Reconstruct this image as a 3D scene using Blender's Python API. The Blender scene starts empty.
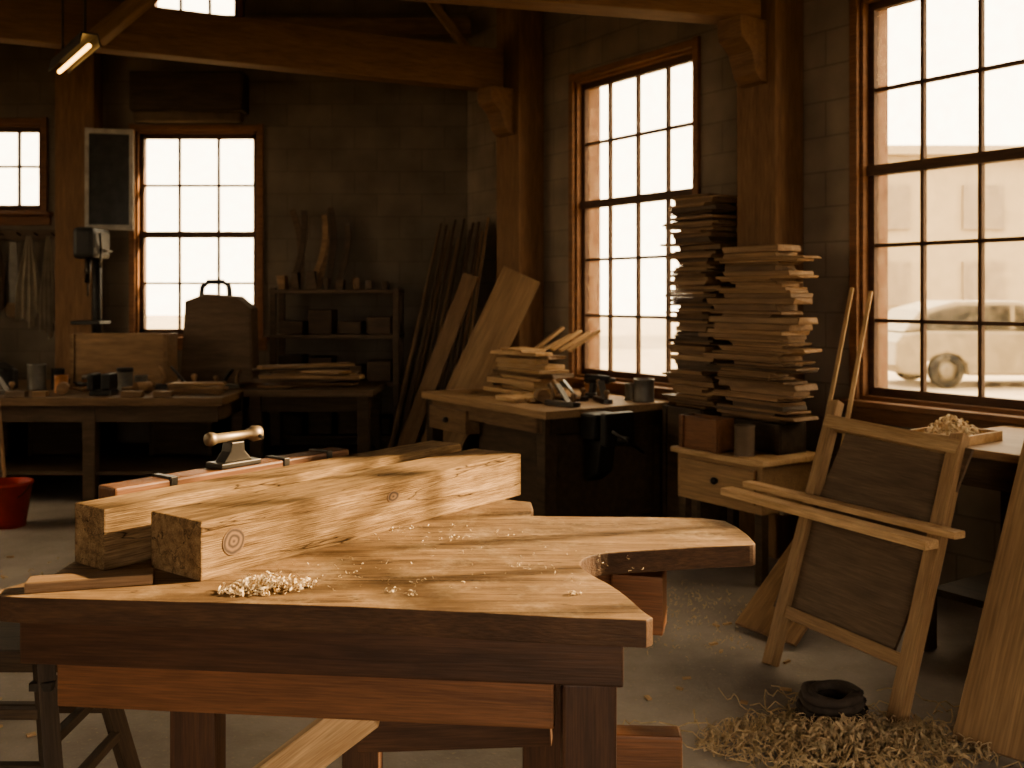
import bpy, bmesh, math, random
from mathutils import Vector, Matrix, Euler
R=random.Random(7)
scene=bpy.context.scene
col=scene.collection
pi=math.pi

# ------------------------------------------------------------ materials
def newmat(name):
    m=bpy.data.materials.new(name); m.use_nodes=True
    nt=m.node_tree; b=nt.nodes['Principled BSDF']
    return m,nt,b
def N(nt,t,**k):
    n=nt.nodes.new(t)
    for a,v in k.items(): setattr(n,a,v)
    return n
def c4(c): return (c[0],c[1],c[2],1)
def wood(name,dark,light,scale=1.0,rough=.6,bump=.25,var=.25,crack=False,dust=None,spec=.3,fine=(.7,1.12),cross=9,stain=.7,seams=None):
    m,nt,b=newmat(name); L=nt.links.new
    tc=N(nt,'ShaderNodeTexCoord'); oi=N(nt,'ShaderNodeObjectInfo')
    off=N(nt,'ShaderNodeVectorMath',operation='SCALE'); off.inputs[0].default_value=(13,7,5)
    L(oi.outputs['Random'],off.inputs['Scale'])
    add=N(nt,'ShaderNodeVectorMath',operation='ADD')
    L(tc.outputs['Object'],add.inputs[0]); L(off.outputs[0],add.inputs[1])
    mp=N(nt,'ShaderNodeMapping'); mp.inputs['Scale'].default_value=(1.1*scale,cross*scale,cross*scale)
    L(add.outputs[0],mp.inputs['Vector'])
    n1=N(nt,'ShaderNodeTexNoise'); n1.inputs['Scale'].default_value=2.6; n1.inputs['Detail'].default_value=8; n1.inputs['Roughness'].default_value=.66; n1.inputs['Distortion'].default_value=.35
    L(mp.outputs[0],n1.inputs['Vector'])
    mp2=N(nt,'ShaderNodeMapping'); mp2.inputs['Scale'].default_value=(4*scale,100*scale,100*scale)
    L(add.outputs[0],mp2.inputs['Vector'])
    n2=N(nt,'ShaderNodeTexNoise'); n2.inputs['Scale'].default_value=2.5; n2.inputs['Detail'].default_value=4
    L(mp2.outputs[0],n2.inputs['Vector'])
    ramp=N(nt,'ShaderNodeValToRGB'); e=ramp.color_ramp.elements
    e[0].position=.28; e[0].color=c4(dark); e[1].position=.72; e[1].color=c4(light)
    L(n1.outputs['Fac'],ramp.inputs['Fac'])
    mr=N(nt,'ShaderNodeMapRange'); mr.inputs['From Min'].default_value=.3; mr.inputs['From Max'].default_value=.7
    mr.inputs['To Min'].default_value=fine[0]; mr.inputs['To Max'].default_value=fine[1]
    L(n2.outputs['Fac'],mr.inputs['Value'])
    mul=N(nt,'ShaderNodeVectorMath',operation='SCALE'); L(ramp.outputs[0],mul.inputs[0]); L(mr.outputs[0],mul.inputs['Scale'])
    mr2=N(nt,'ShaderNodeMapRange'); mr2.inputs['To Min'].default_value=1-var; mr2.inputs['To Max'].default_value=1+var
    L(oi.outputs['Random'],mr2.inputs['Value'])
    mul2=N(nt,'ShaderNodeVectorMath',operation='SCALE'); L(mul.outputs[0],mul2.inputs[0]); L(mr2.outputs[0],mul2.inputs['Scale'])
    out=mul2.outputs[0]
    if crack:
        mp3=N(nt,'ShaderNodeMapping'); mp3.inputs['Scale'].default_value=(.8,9,9); L(add.outputs[0],mp3.inputs['Vector'])
        n3=N(nt,'ShaderNodeTexNoise'); n3.inputs['Scale'].default_value=1.6; n3.inputs['Detail'].default_value=4; L(mp3.outputs[0],n3.inputs['Vector'])
        r3=N(nt,'ShaderNodeValToRGB'); r3.color_ramp.elements[0].position=.485; r3.color_ramp.elements[0].color=(1,1,1,1)
        r3.color_ramp.elements[1].position=.515; r3.color_ramp.elements[1].color=(1,1,1,1)
        q=r3.color_ramp.elements.new(.5); q.color=(.14,.12,.11,1)
        q=r3.color_ramp.elements.new(.495); q.color=(.9,.9,.9,1); q=r3.color_ramp.elements.new(.505); q.color=(.9,.9,.9,1)
        L(n3.outputs['Fac'],r3.inputs['Fac'])
        mm=N(nt,'ShaderNodeVectorMath',operation='MULTIPLY'); L(out,mm.inputs[0]); L(r3.outputs[0],mm.inputs[1]); out=mm.outputs[0]
        n5=N(nt,'ShaderNodeTexNoise'); n5.inputs['Scale'].default_value=3.0; n5.inputs['Detail'].default_value=7; n5.inputs['Roughness'].default_value=.65; L(add.outputs[0],n5.inputs['Vector'])
        r5=N(nt,'ShaderNodeMapRange'); r5.inputs['From Min'].default_value=.35; r5.inputs['From Max'].default_value=.65; r5.inputs['To Min'].default_value=stain; r5.inputs['To Max'].default_value=1.1; L(n5.outputs['Fac'],r5.inputs['Value'])
        m5=N(nt,'ShaderNodeVectorMath',operation='SCALE'); L(out,m5.inputs[0]); L(r5.outputs[0],m5.inputs['Scale']); out=m5.outputs[0]
    if seams:
        sp=N(nt,'ShaderNodeSeparateXYZ'); cb=N(nt,'ShaderNodeCombineXYZ'); cb.inputs['X'].default_value=4.5
        L(tc.outputs['Object'],sp.inputs[0]); L(sp.outputs['Y'],cb.inputs['Y'])
        br=N(nt,'ShaderNodeTexBrick',offset=0); br.inputs['Scale'].default_value=1; br.inputs['Brick Width'].default_value=9; br.inputs['Row Height'].default_value=seams
        br.inputs['Mortar Size'].default_value=.0018; br.inputs['Mortar Smooth'].default_value=.4; br.inputs['Color1'].default_value=(1,1,1,1); br.inputs['Color2'].default_value=(.84,.82,.8,1); br.inputs['Mortar'].default_value=(.25,.22,.2,1)
        L(cb.outputs[0],br.inputs['Vector'])
        ms=N(nt,'ShaderNodeVectorMath',operation='MULTIPLY'); L(out,ms.inputs[0]); L(br.outputs['Color'],ms.inputs[1]); out=ms.outputs[0]
    if dust:
        n4=N(nt,'ShaderNodeTexNoise'); n4.inputs['Scale'].default_value=9; n4.inputs['Detail'].default_value=10; n4.inputs['Roughness'].default_value=.8
        L(tc.outputs['Object'],n4.inputs['Vector'])
        r4=N(nt,'ShaderNodeValToRGB'); r4.color_ramp.elements[0].position=.5; r4.color_ramp.elements[1].position=.74; r4.color_ramp.elements[1].color=(.55,.55,.55,1)
        L(n4.outputs['Fac'],r4.inputs['Fac'])
        mx=N(nt,'ShaderNodeMixRGB'); mx.inputs['Color2'].default_value=c4(dust); L(r4.outputs[0],mx.inputs['Fac']); L(out,mx.inputs['Color1']); out=mx.outputs[0]
    L(out,b.inputs['Base Color'])
    b.inputs['Roughness'].default_value=rough; b.inputs['Specular IOR Level'].default_value=spec
    bp=N(nt,'ShaderNodeBump'); bp.inputs['Strength'].default_value=bump; bp.inputs['Distance'].default_value=.004
    L(n2.outputs['Fac'],bp.inputs['Height']); L(bp.outputs[0],b.inputs['Normal'])
    return m
def plain(name,c,rough=.6,metal=0,var=.25,scale=12,emit=None):
    m,nt,b=newmat(name); L=nt.links.new
    tc=N(nt,'ShaderNodeTexCoord'); n=N(nt,'ShaderNodeTexNoise'); n.inputs['Scale'].default_value=scale; n.inputs['Detail'].default_value=5
    L(tc.outputs['Object'],n.inputs['Vector'])
    r=N(nt,'ShaderNodeValToRGB'); r.color_ramp.elements[0].position=.3; r.color_ramp.elements[1].position=.7
    r.color_ramp.elements[0].color=c4([x*(1-var) for x in c]); r.color_ramp.elements[1].color=c4([min(1,x*(1+var)) for x in c])
    L(n.outputs['Fac'],r.inputs['Fac']); L(r.outputs[0],b.inputs['Base Color'])
    b.inputs['Roughness'].default_value=rough; b.inputs['Metallic'].default_value=metal
    if emit:
        b.inputs['Emission Color'].default_value=c4(emit[0]); b.inputs['Emission Strength'].default_value=emit[1]
    return m
def block_wall(name,c1,c2,mortar):
    m,nt,b=newmat(name); L=nt.links.new
    tc=N(nt,'ShaderNodeTexCoord'); sp=N(nt,'ShaderNodeSeparateXYZ'); cb=N(nt,'ShaderNodeCombineXYZ')
    L(tc.outputs['Object'],sp.inputs[0]); L(sp.outputs['X'],cb.inputs['X']); L(sp.outputs['Z'],cb.inputs['Y'])
    br=N(nt,'ShaderNodeTexBrick'); br.inputs['Scale'].default_value=1; br.inputs['Brick Width'].default_value=.4; br.inputs['Row Height'].default_value=.2
    br.inputs['Mortar Size'].default_value=.007; br.inputs['Mortar Smooth'].default_value=.6; br.inputs['Color1'].default_value=c4(c1); br.inputs['Color2'].default_value=c4(c2); br.inputs['Mortar'].default_value=c4(mortar)
    L(cb.outputs[0],br.inputs['Vector'])
    n=N(nt,'ShaderNodeTexNoise'); n.inputs['Scale'].default_value=3; n.inputs['Detail'].default_value=8; L(tc.outputs['Object'],n.inputs['Vector'])
    mr=N(nt,'ShaderNodeMapRange'); mr.inputs['To Min'].default_value=.4; mr.inputs['To Max'].default_value=1.5; L(n.outputs['Fac'],mr.inputs['Value'])
    mu=N(nt,'ShaderNodeVectorMath',operation='SCALE'); L(br.outputs['Color'],mu.inputs[0]); L(mr.outputs[0],mu.inputs['Scale'])
    L(mu.outputs[0],b.inputs['Base Color']); b.inputs['Roughness'].default_value=.9
    bp=N(nt,'ShaderNodeBump'); bp.inputs['Strength'].default_value=.25; bp.inputs['Distance'].default_value=.006
    inv=N(nt,'ShaderNodeMath',operation='SUBTRACT'); inv.inputs[0].default_value=1; L(br.outputs['Fac'],inv.inputs[1])
    L(inv.outputs[0],bp.inputs['Height']); L(bp.outputs[0],b.inputs['Normal'])
    return m
def concrete(name,c1,c2):
    m,nt,b=newmat(name); L=nt.links.new
    tc=N(nt,'ShaderNodeTexCoord')
    n=N(nt,'ShaderNodeTexNoise'); n.inputs['Scale'].default_value=1.6; n.inputs['Detail'].default_value=10; n.inputs['Roughness'].default_value=.65; L(tc.outputs['Object'],n.inputs['Vector'])
    r=N(nt,'ShaderNodeValToRGB'); r.color_ramp.elements[0].position=.35; r.color_ramp.elements[1].position=.68
    r.color_ramp.elements[0].color=c4(c1); r.color_ramp.elements[1].color=c4(c2); L(n.outputs['Fac'],r.inputs['Fac'])
    v=N(nt,'ShaderNodeTexNoise'); v.inputs['Scale'].default_value=60; v.inputs['Detail'].default_value=3; L(tc.outputs['Object'],v.inputs['Vector'])
    r2=N(nt,'ShaderNodeValToRGB'); r2.color_ramp.elements[0].position=.6; r2.color_ramp.elements[1].position=.72; r2.color_ramp.elements[1].color=(.5,.5,.5,1); L(v.outputs['Fac'],r2.inputs['Fac'])
    mx=N(nt,'ShaderNodeMixRGB'); mx.inputs['Color2'].default_value=(.42,.33,.23,1); L(r2.outputs[0],mx.inputs['Fac']); L(r.outputs[0],mx.inputs['Color1'])
    L(mx.outputs[0],b.inputs['Base Color']); b.inputs['Roughness'].default_value=.75
    bp=N(nt,'ShaderNodeBump'); bp.inputs['Strength'].default_value=.3; bp.inputs['Distance'].default_value=.01; L(v.outputs['Fac'],bp.inputs['Height']); L(bp.outputs[0],b.inputs['Normal'])
    return m
def dusty_glass(name,lo=.0,hi=.14):
    m=bpy.data.materials.new(name); m.use_nodes=True; nt=m.node_tree; nt.nodes.clear(); L=nt.links.new
    o=N(nt,'ShaderNodeOutputMaterial'); tr=N(nt,'ShaderNodeBsdfTransparent'); tr.inputs[0].default_value=(.97,.93,.84,1)
    tl=N(nt,'ShaderNodeBsdfTranslucent'); tl.inputs[0].default_value=(.6,.48,.3,1)
    mx=N(nt,'ShaderNodeMixShader'); tc=N(nt,'ShaderNodeTexCoord')
    n=N(nt,'ShaderNodeTexNoise'); n.inputs['Scale'].default_value=12; n.inputs['Detail'].default_value=10; n.inputs['Roughness'].default_value=.75; L(tc.outputs['Object'],n.inputs['Vector'])
    r=N(nt,'ShaderNodeMapRange'); r.inputs['From Min'].default_value=.42; r.inputs['From Max'].default_value=.75; r.inputs['To Min'].default_value=lo; r.inputs['To Max'].default_value=hi
    L(n.outputs['Fac'],r.inputs['Value']); L(r.outputs[0],mx.inputs['Fac']); L(tr.outputs[0],mx.inputs[1]); L(tl.outputs[0],mx.inputs[2]); L(mx.outputs[0],o.inputs[0])
    return m
def knot_mat(name):
    m,nt,b=newmat(name); L=nt.links.new
    tc=N(nt,'ShaderNodeTexCoord'); w=N(nt,'ShaderNodeTexWave',wave_type='RINGS',rings_direction='Z'); w.inputs['Scale'].default_value=26; w.inputs['Distortion'].default_value=3; w.inputs['Detail'].default_value=3
    L(tc.outputs['Object'],w.inputs['Vector']); r=N(nt,'ShaderNodeValToRGB'); r.color_ramp.elements[0].color=(.035,.018,.009,1); r.color_ramp.elements[1].color=(.15,.082,.04,1)
    L(w.outputs['Fac'],r.inputs['Fac']); L(r.outputs[0],b.inputs['Base Color']); b.inputs['Roughness'].default_value=.8
    return m

W_TIMBER=wood('timber_pine',(.15,.088,.045),(.45,.295,.165),1.6,var=.05,crack=True,bump=.8,rough=.85,spec=.08,fine=(.55,1.12),cross=11,stain=.62)
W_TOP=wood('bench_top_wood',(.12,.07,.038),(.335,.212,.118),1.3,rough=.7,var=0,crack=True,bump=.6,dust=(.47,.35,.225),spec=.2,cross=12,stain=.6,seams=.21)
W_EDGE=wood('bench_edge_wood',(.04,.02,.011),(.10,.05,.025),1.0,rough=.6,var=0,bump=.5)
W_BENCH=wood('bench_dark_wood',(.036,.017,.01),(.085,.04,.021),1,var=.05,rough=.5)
W_RAIL=wood('bench_red_wood',(.11,.048,.024),(.20,.09,.042),1,var=.05,rough=.5)
W_PALE=wood('pale_wood',(.33,.20,.10),(.56,.38,.215),1,var=.2)
W_FR=wood('stand_wood',(.22,.13,.07),(.36,.23,.125),1,var=.1)
W_MID=wood('mid_wood',(.15,.088,.047),(.29,.178,.097),1,var=.35)
W_DARK=wood('dark_wood',(.035,.023,.014),(.085,.054,.032),1,var=.3)
W_BEAM=wood('structural_wood',(.145,.08,.042),(.25,.143,.075),1.0,var=.08,rough=.7)
W_FRAME=wood('window_wood',(.145,.07,.036),(.26,.125,.06),1,var=.05)
W_SASH=wood('sash_wood_backlit',(.06,.031,.018),(.12,.062,.034),1,var=.05)  # darker than the frame: backlit shade put into the sash colour
W_PLY=wood('plywood',(.23,.137,.073),(.37,.235,.128),.5,var=.15)
W_RACK=wood('grey_brown_wood',(.07,.046,.029),(.14,.092,.057),1,var=.2)
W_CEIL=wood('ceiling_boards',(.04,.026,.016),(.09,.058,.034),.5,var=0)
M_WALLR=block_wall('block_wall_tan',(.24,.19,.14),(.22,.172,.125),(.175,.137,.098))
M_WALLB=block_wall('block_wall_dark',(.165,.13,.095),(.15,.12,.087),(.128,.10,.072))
M_FLOOR=concrete('concrete_floor',(.20,.168,.142),(.35,.30,.257))
M_GROUND=plain('street_ground',(.34,.27,.185),.9,scale=.5,var=.15)
M_BLDG=plain('pale_render',(.34,.27,.18),.9,scale=1,var=.03)
M_BWIN=plain('distant_window',(.21,.16,.105),.4,scale=1,var=.1)
M_GLASS=dusty_glass('dusty_glass')
M_METAL=plain('dark_steel',(.06,.052,.045),.4,.8)
M_BRONZE=plain('worn_bronze_steel',(.24,.18,.12),.5,.8)
M_BLACK=plain('black_iron',(.02,.018,.016),.5,.3)
M_CAR=plain('cream_car_paint',(.24,.195,.13),.45,0,var=.04)
M_CARG=plain('car_glass',(.03,.025,.018),.3,0,var=.05)
M_TYRE=plain('tyre_rubber',(.012,.01,.008),.8)
M_RIM=plain('wheel_rim',(.14,.115,.08),.5,.2)
M_RED=plain('red_plastic',(.30,.03,.02),.45,var=.15)
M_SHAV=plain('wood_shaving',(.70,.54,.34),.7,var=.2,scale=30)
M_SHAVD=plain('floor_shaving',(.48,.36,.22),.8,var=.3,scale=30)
M_TWINE=plain('straw_twine',(.45,.335,.20),.8,var=.3,scale=30)
M_CLOTH=plain('canvas_cloth',(.28,.23,.165),.95,var=.25,scale=6)
M_CLOTHD=plain('brown_cloth',(.12,.083,.054),.95,var=.25,scale=6)
M_ROPE=plain('dark_rope',(.05,.036,.027),.9,var=.3,scale=30)
M_ORANGE=plain('orange_tin',(.34,.15,.06),.4)
M_TIN=plain('grey_tin',(.13,.115,.095),.5,.4)
M_GREYP=plain('grey_paint',(.36,.33,.28),.7)
M_DARKG=plain('dark_pane',(.04,.04,.036),.25)
M_TUBE=plain('lit_tube',(.9,.7,.4),.5,emit=((1,.55,.16),5))
M_KNOT=knot_mat('knot_rings')
M_WHITEP=plain('paper_label',(.55,.5,.4),.8)

# ------------------------------------------------------------ mesh builder
def xmat(p0,p1,up=(0,0,1)):
    p0=Vector(p0);p1=Vector(p1); x=(p1-p0).normalized(); up=Vector(up)
    if abs(x.dot(up))>.98: up=Vector((0,1,0))
    y=up.cross(x).normalized(); z=x.cross(y)
    m=Matrix((x,y,z)).transposed().to_4x4(); m.translation=(p0+p1)/2
    return m
def TR(c=(0,0,0),rot=(0,0,0)): return Matrix.Translation(Vector(c))@Euler(rot).to_matrix().to_4x4()
class MB:
    def __init__(s): s.bm=bmesh.new()
    def add(s,t,m,mi=0,smooth=False):
        for f in t.faces: f.material_index=mi; f.smooth=smooth and len(f.verts)<=4
        t.transform(m); me=bpy.data.meshes.new('t'); t.to_mesh(me); t.free(); s.bm.from_mesh(me); bpy.data.meshes.remove(me); return s
    def boxm(s,size,m,bev=0,mi=0):
        t=bmesh.new(); bmesh.ops.create_cube(t,size=1); t.transform(Matrix.Diagonal((*size,1)))
        if bev>0: bmesh.ops.bevel(t,geom=t.edges[:],offset=min(bev,min(size)*.4),segments=2,affect='EDGES',profile=.6)
        return s.add(t,m,mi)
    def box(s,size,c=(0,0,0),rot=(0,0,0),bev=0,mi=0): return s.boxm(size,TR(c,rot),bev,mi)
    def cyl(s,r1,r2,h,c=(0,0,0),rot=(0,0,0),seg=20,mi=0,bev=0):
        t=bmesh.new(); bmesh.ops.create_cone(t,cap_ends=True,segments=seg,radius1=r1,radius2=r2,depth=h)
        return s.add(t,TR(c,rot),mi,True)
    def rod(s,p0,p1,r,r2=None,seg=12,mi=0):
        t=bmesh.new(); bmesh.ops.create_cone(t,cap_ends=True,segments=seg,radius1=r,radius2=r if r2 is None else r2,depth=(Vector(p1)-Vector(p0)).length)
        return s.add(t,xmat(p0,p1)@Euler((0,pi/2,0)).to_matrix().to_4x4(),mi,True)
    def prism(s,pts,z0,z1,m=Matrix(),bev=0,mi=0,seg=2,side=None):
        t=bmesh.new(); a=[t.verts.new((p[0],p[1],z0)) for p in pts]; b=[t.verts.new((p[0],p[1],z1)) for p in pts]; n=len(pts)
        t.faces.new(a[::-1]); t.faces.new(b)
        for i in range(n): t.faces.new((a[i],a[(i+1)%n],b[(i+1)%n],b[i]))
        bmesh.ops.recalc_face_normals(t,faces=t.faces[:])
        if bev>0:
            ed=[e for e in t.edges if abs(e.verts[0].co.z-e.verts[1].co.z)<1e-6]
            bmesh.ops.bevel(t,geom=ed,offset=bev,segments=seg,affect='EDGES',profile=.6)
        s.add(t,m,mi)
        if side is not None:
            s.bm.normal_update()
            for f in s.bm.faces:
                if abs(f.normal.z)<.5: f.material_index=side
        return s
    def lathe(s,prof,m=Matrix(),seg=24,mi=0):
        t=bmesh.new(); rings=[]
        for r,z in prof: rings.append([t.verts.new((max(r,1e-4)*math.cos(2*pi*i/seg),max(r,1e-4)*math.sin(2*pi*i/seg),z)) for i in range(seg)])
        for a,b in zip(rings,rings[1:]):
            for i in range(seg): t.faces.new((a[i],a[(i+1)%seg],b[(i+1)%seg],b[i]))
        bmesh.ops.recalc_face_normals(t,faces=t.faces[:])
        return s.add(t,m,mi,True)
    def tube(s,pts,r,seg=6,mi=0,closed=False):
        t=bmesh.new(); rings=[]; P=[Vector(p) for p in pts]; n=len(P)
        for i,p in enumerate(P):
            d=(P[(i+1)%n]-P[i-1]) if closed or 0<i<n-1 else (P[min(i+1,n-1)]-P[max(i-1,0)])
            d.normalize(); u=Vector((0,0,1)) if abs(d.z)<.9 else Vector((0,1,0)); a=d.cross(u).normalized(); b=d.cross(a)
            rings.append([t.verts.new(p+a*r*math.cos(2*pi*k/seg)+b*r*math.sin(2*pi*k/seg)) for k in range(seg)])
        q=list(zip(rings,rings[1:]))+([(rings[-1],rings[0])] if closed else [])
        for a,b in q:
            for k in range(seg): t.faces.new((a[k],a[(k+1)%seg],b[(k+1)%seg],b[k]))
        return s.add(t,Matrix(),mi,True)
    def curls(s,c,rx,ry,n,rad=(.006,.014),w=(.005,.011),h=.03,flat=.5,mi=0,rot=0,tn=(.3,1.4)):
        t=bmesh.new()
        for _ in range(n):
            a=R.random()*2*pi; q=R.random()**.75; dx=math.cos(a)*q*rx; dy=math.sin(a)*q*ry
            px=c[0]+dx*math.cos(rot)-dy*math.sin(rot); py=c[1]+dx*math.sin(rot)+dy*math.cos(rot)
            r=R.uniform(*rad); ww=R.uniform(*w); pz=c[2]+r*.5+R.random()*h*(1-q)
            turns=R.uniform(*tn); k=int(8*turns)+3; M=Matrix.Translation((px,py,pz))@Euler((pi/2+R.uniform(-flat,flat),0,R.random()*2*pi)).to_matrix().to_4x4()
            prev=None; pitch=R.uniform(-.5,.8)*ww*2; st=R.random()*6
            for i in range(k+1):
                f=i/k; an=st+f*turns*2*pi; rr=r*(1-.35*f)
                v0=t.verts.new(M@Vector((rr*math.cos(an),rr*math.sin(an),f*pitch))); v1=t.verts.new(M@Vector((rr*math.cos(an),rr*math.sin(an),f*pitch+ww)))
                if v0.co.z<c[2]: v0.co.z=c[2]+.001
                if v1.co.z<c[2]: v1.co.z=c[2]+.001
                if prev: t.faces.new((prev[0],prev[1],v1,v0))
                prev=(v0,v1)
        return s.add(t,Matrix(),mi,True)
    def obj(s,name,mats,m=None,parent=None,**kw):
        me=bpy.data.meshes.new(name); s.bm.to_mesh(me); s.bm.free()
        if not isinstance(mats,(list,tuple)): mats=[mats]
        for x in mats: me.materials.append(x)
        o=bpy.data.objects.new(name,me); col.objects.link(o)
        if parent: o.parent=parent
        if m is not None: o.matrix_basis=m
        for k,v in kw.items(): o[k]=v
        return o
def thing(name,label,cat,m=None,**kw):
    o=bpy.data.objects.new(name,None); o.empty_display_size=.1; col.objects.link(o); o['label']=label; o['category']=cat
    if m is not None: o.matrix_basis=m
    for k,v in kw.items(): o[k]=v
    return o
def boxo(name,size,m,mat,parent=None,bev=.003,**kw): return MB().box(size,bev=bev).obj(name,mat,m,parent,**kw)
def beamo(name,p0,p1,w,h,mat,parent=None,bev=.003,up=(0,0,1),**kw):
    return MB().box(((Vector(p1)-Vector(p0)).length,w,h),bev=bev).obj(name,mat,xmat(p0,p1,up),parent,**kw)
def jag(name,size,m,mat,parent=None,**kw):
    mb=MB(); t=bmesh.new(); bmesh.ops.create_cube(t,size=1); t.transform(Matrix.Diagonal((*size,1)))
    for v in t.verts: v.co.x+=R.uniform(-.014,.014); v.co.y+=R.uniform(-.005,.005)
    bmesh.ops.bevel(t,geom=t.edges[:],offset=min(.003,size[2]*.2),segments=1,affect='EDGES')
    mb.add(t,Matrix()); return mb.obj(name,mat,m,parent,**kw)
VX=Matrix(((0,1,0,0),(0,0,1,0),(1,0,0,0),(0,0,0,1)))
XZ=Matrix(((1,0,0,0),(0,0,1,0),(0,1,0,0),(0,0,0,1)))

# ------------------------------------------------------------ room frame
U=Vector((.5595,-.8288,0)); NN=Vector((.8288,.5595,0)); W0=Vector((.55,7.5,0)); TH=math.atan2(U.y,U.x)
def RW(s,d,z=0): return W0+U*s-NN*d+Vector((0,0,z))
def RM(s,d,z=0,rz=0,rx=0,ry=0): return Matrix.Translation(RW(s,d,z))@Euler((rx,ry,TH+rz)).to_matrix().to_4x4()
ROT_R=Euler((0,0,TH)).to_matrix().to_4x4()
M_RIGHT=Matrix.Translation(W0)@ROT_R
BY=8.9; CZ=4.8
M_BACK=Matrix.Translation((0,BY,0))
def wall(name,m,x0,x1,holes,mat,T=.25,H=CZ):
    xs=sorted({x0,x1,*[h[0] for h in holes],*[h[1] for h in holes]}); zs=sorted({0,H,*[h[2] for h in holes],*[h[3] for h in holes]})
    mb=MB()
    for a,b in zip(xs,xs[1:]):
        for c,d in zip(zs,zs[1:]):
            cx,cz=(a+b)/2,(c+d)/2
            if any(h[0]<cx<h[1] and h[2]<cz<h[3] for h in holes): continue
            mb.box((b-a,T,d-c),(cx,T/2,cz))
    return mb.obj(name,mat,m,kind='structure')
w2=(-.13,1.17,.87,3.13); w3=(2.42,3.76,.92,3.13); w4=(4.4,5.95,.9,3.25); w5=(7.2,8.4,.9,3.13)
w1=(-3.36,-2.25,1.12,2.97); w0=(-5.1,-4.17,2.23,3.03); wh=(-3.26,-2.42,3.93,4.66)
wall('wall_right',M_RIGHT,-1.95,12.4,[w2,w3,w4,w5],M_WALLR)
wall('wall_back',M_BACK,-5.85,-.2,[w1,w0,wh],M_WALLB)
wl_fill=[(3.2,4.6,1.0,3.4),(8.0,9.6,1.0,3.4)]  # unseen windows added in the left wall to let fill light in
ML=Matrix.Translation((-5.6,-2.7,0))@Euler((0,0,pi/2)).to_matrix().to_4x4()
wall('wall_left',ML,0,11.6,wl_fill,M_WALLB)
dr_=(-1.8,.7,0,2.7)  # unseen opening added behind the camera for frontal fill light
MF=Matrix.Translation((0,-2.5,0))@Euler((0,0,pi)).to_matrix().to_4x4()
wall('wall_front',MF,-7.6,5.6,[dr_],M_WALLB)
pts=[(-5.7,-2.6),(7.5,-2.6),(-.33,9.0),(-5.7,9.0)]
MB().prism(pts,-.1,0).obj('floor',M_FLOOR,kind='structure')
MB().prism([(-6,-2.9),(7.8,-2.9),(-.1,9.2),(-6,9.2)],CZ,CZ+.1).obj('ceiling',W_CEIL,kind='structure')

def window(name,m,w,cols,rows,mid=None,sill=True):
    x0,x1,z0,z1=w; W=x1-x0; H=z1-z0; cx=(x0+x1)/2; cz=(z0+z1)/2
    mb=MB(); c=.05
    mb.box((c,.03,H+2*c),(x0-c/2+.01,-.015,cz),bev=.004); mb.box((c,.03,H+2*c),(x1+c/2-.01,-.015,cz),bev=.004)
    mb.box((W,.03,c),(cx,-.015,z1+c/2-.01),bev=.004)
    mb.box((.03,.22,H),(x0+.015,.11,cz)); mb.box((.03,.22,H),(x1-.015,.11,cz)); mb.box((W,.22,.03),(cx,.11,z1-.015)); mb.box((W,.22,.03),(cx,.11,z0+.015))
    if sill: mb.box((W+.18,.10,.035),(cx,-.03,z0-.01),bev=.006); mb.box((W+.14,.025,.08),(cx,-.0125,z0-.07),bev=.004)
    o=mb.obj(name,W_FRAME,m,kind='structure')
    s=MB(); y=.07
    s.box((.04,.045,H-.06),(x0+.045,y,cz)); s.box((.04,.045,H-.06),(x1-.045,y,cz)); s.box((W-.06,.045,.05),(cx,y,z0+.05)); s.box((W-.06,.045,.045),(cx,y,z1-.05))
    for i in range(1,cols): s.box((.02,.03,H-.08),(x0+.03+(W-.06)*i/cols,y,cz))
    for zz in rows: s.box((W-.08,.03,.02),(cx,y,zz))
    if mid: s.box((W-.06,.06,.055),(cx,y-.01,mid))
    s.obj('sash',W_SASH,None,o)
    g=MB(); g.box((W-.08,.004,H-.08),(cx,y+.005,cz)); g.obj('glass',M_GLASS,None,o)
    return o
RR=[1.345,1.765,2.64]
window('window_1',M_BACK,w1,3,[1.605,2.48],mid=2.04)
window('window_2',M_RIGHT,w2,4,RR,mid=2.18)
window('window_3',M_RIGHT,w3,4,[1.36,1.77,2.62],mid=2.18)
window('window_4',M_RIGHT,w4,5,[1.38,1.79,2.75],mid=2.25)
window('window_5',M_RIGHT,w5,4,RR,mid=2.2)
window('window_6',M_BACK,w0,4,[2.65])
window('window_7',M_BACK,wh,3,[],sill=False)
for i,h in enumerate(wl_fill): window('window_%d'%(8+i),ML,h,4,[1.6,2.2,2.8])  # frames for the added fill-light windows
mb=MB(); mb.box((.14,.3,2.7),(-1.87,.1,1.35)); mb.box((.14,.3,2.7),(.77,.1,1.35)); mb.box((2.78,.3,.14),(-.55,.1,2.77)); mb.obj('fill_door_1',W_FRAME,MF,kind='structure')  # frame around the added fill-light opening

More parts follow.
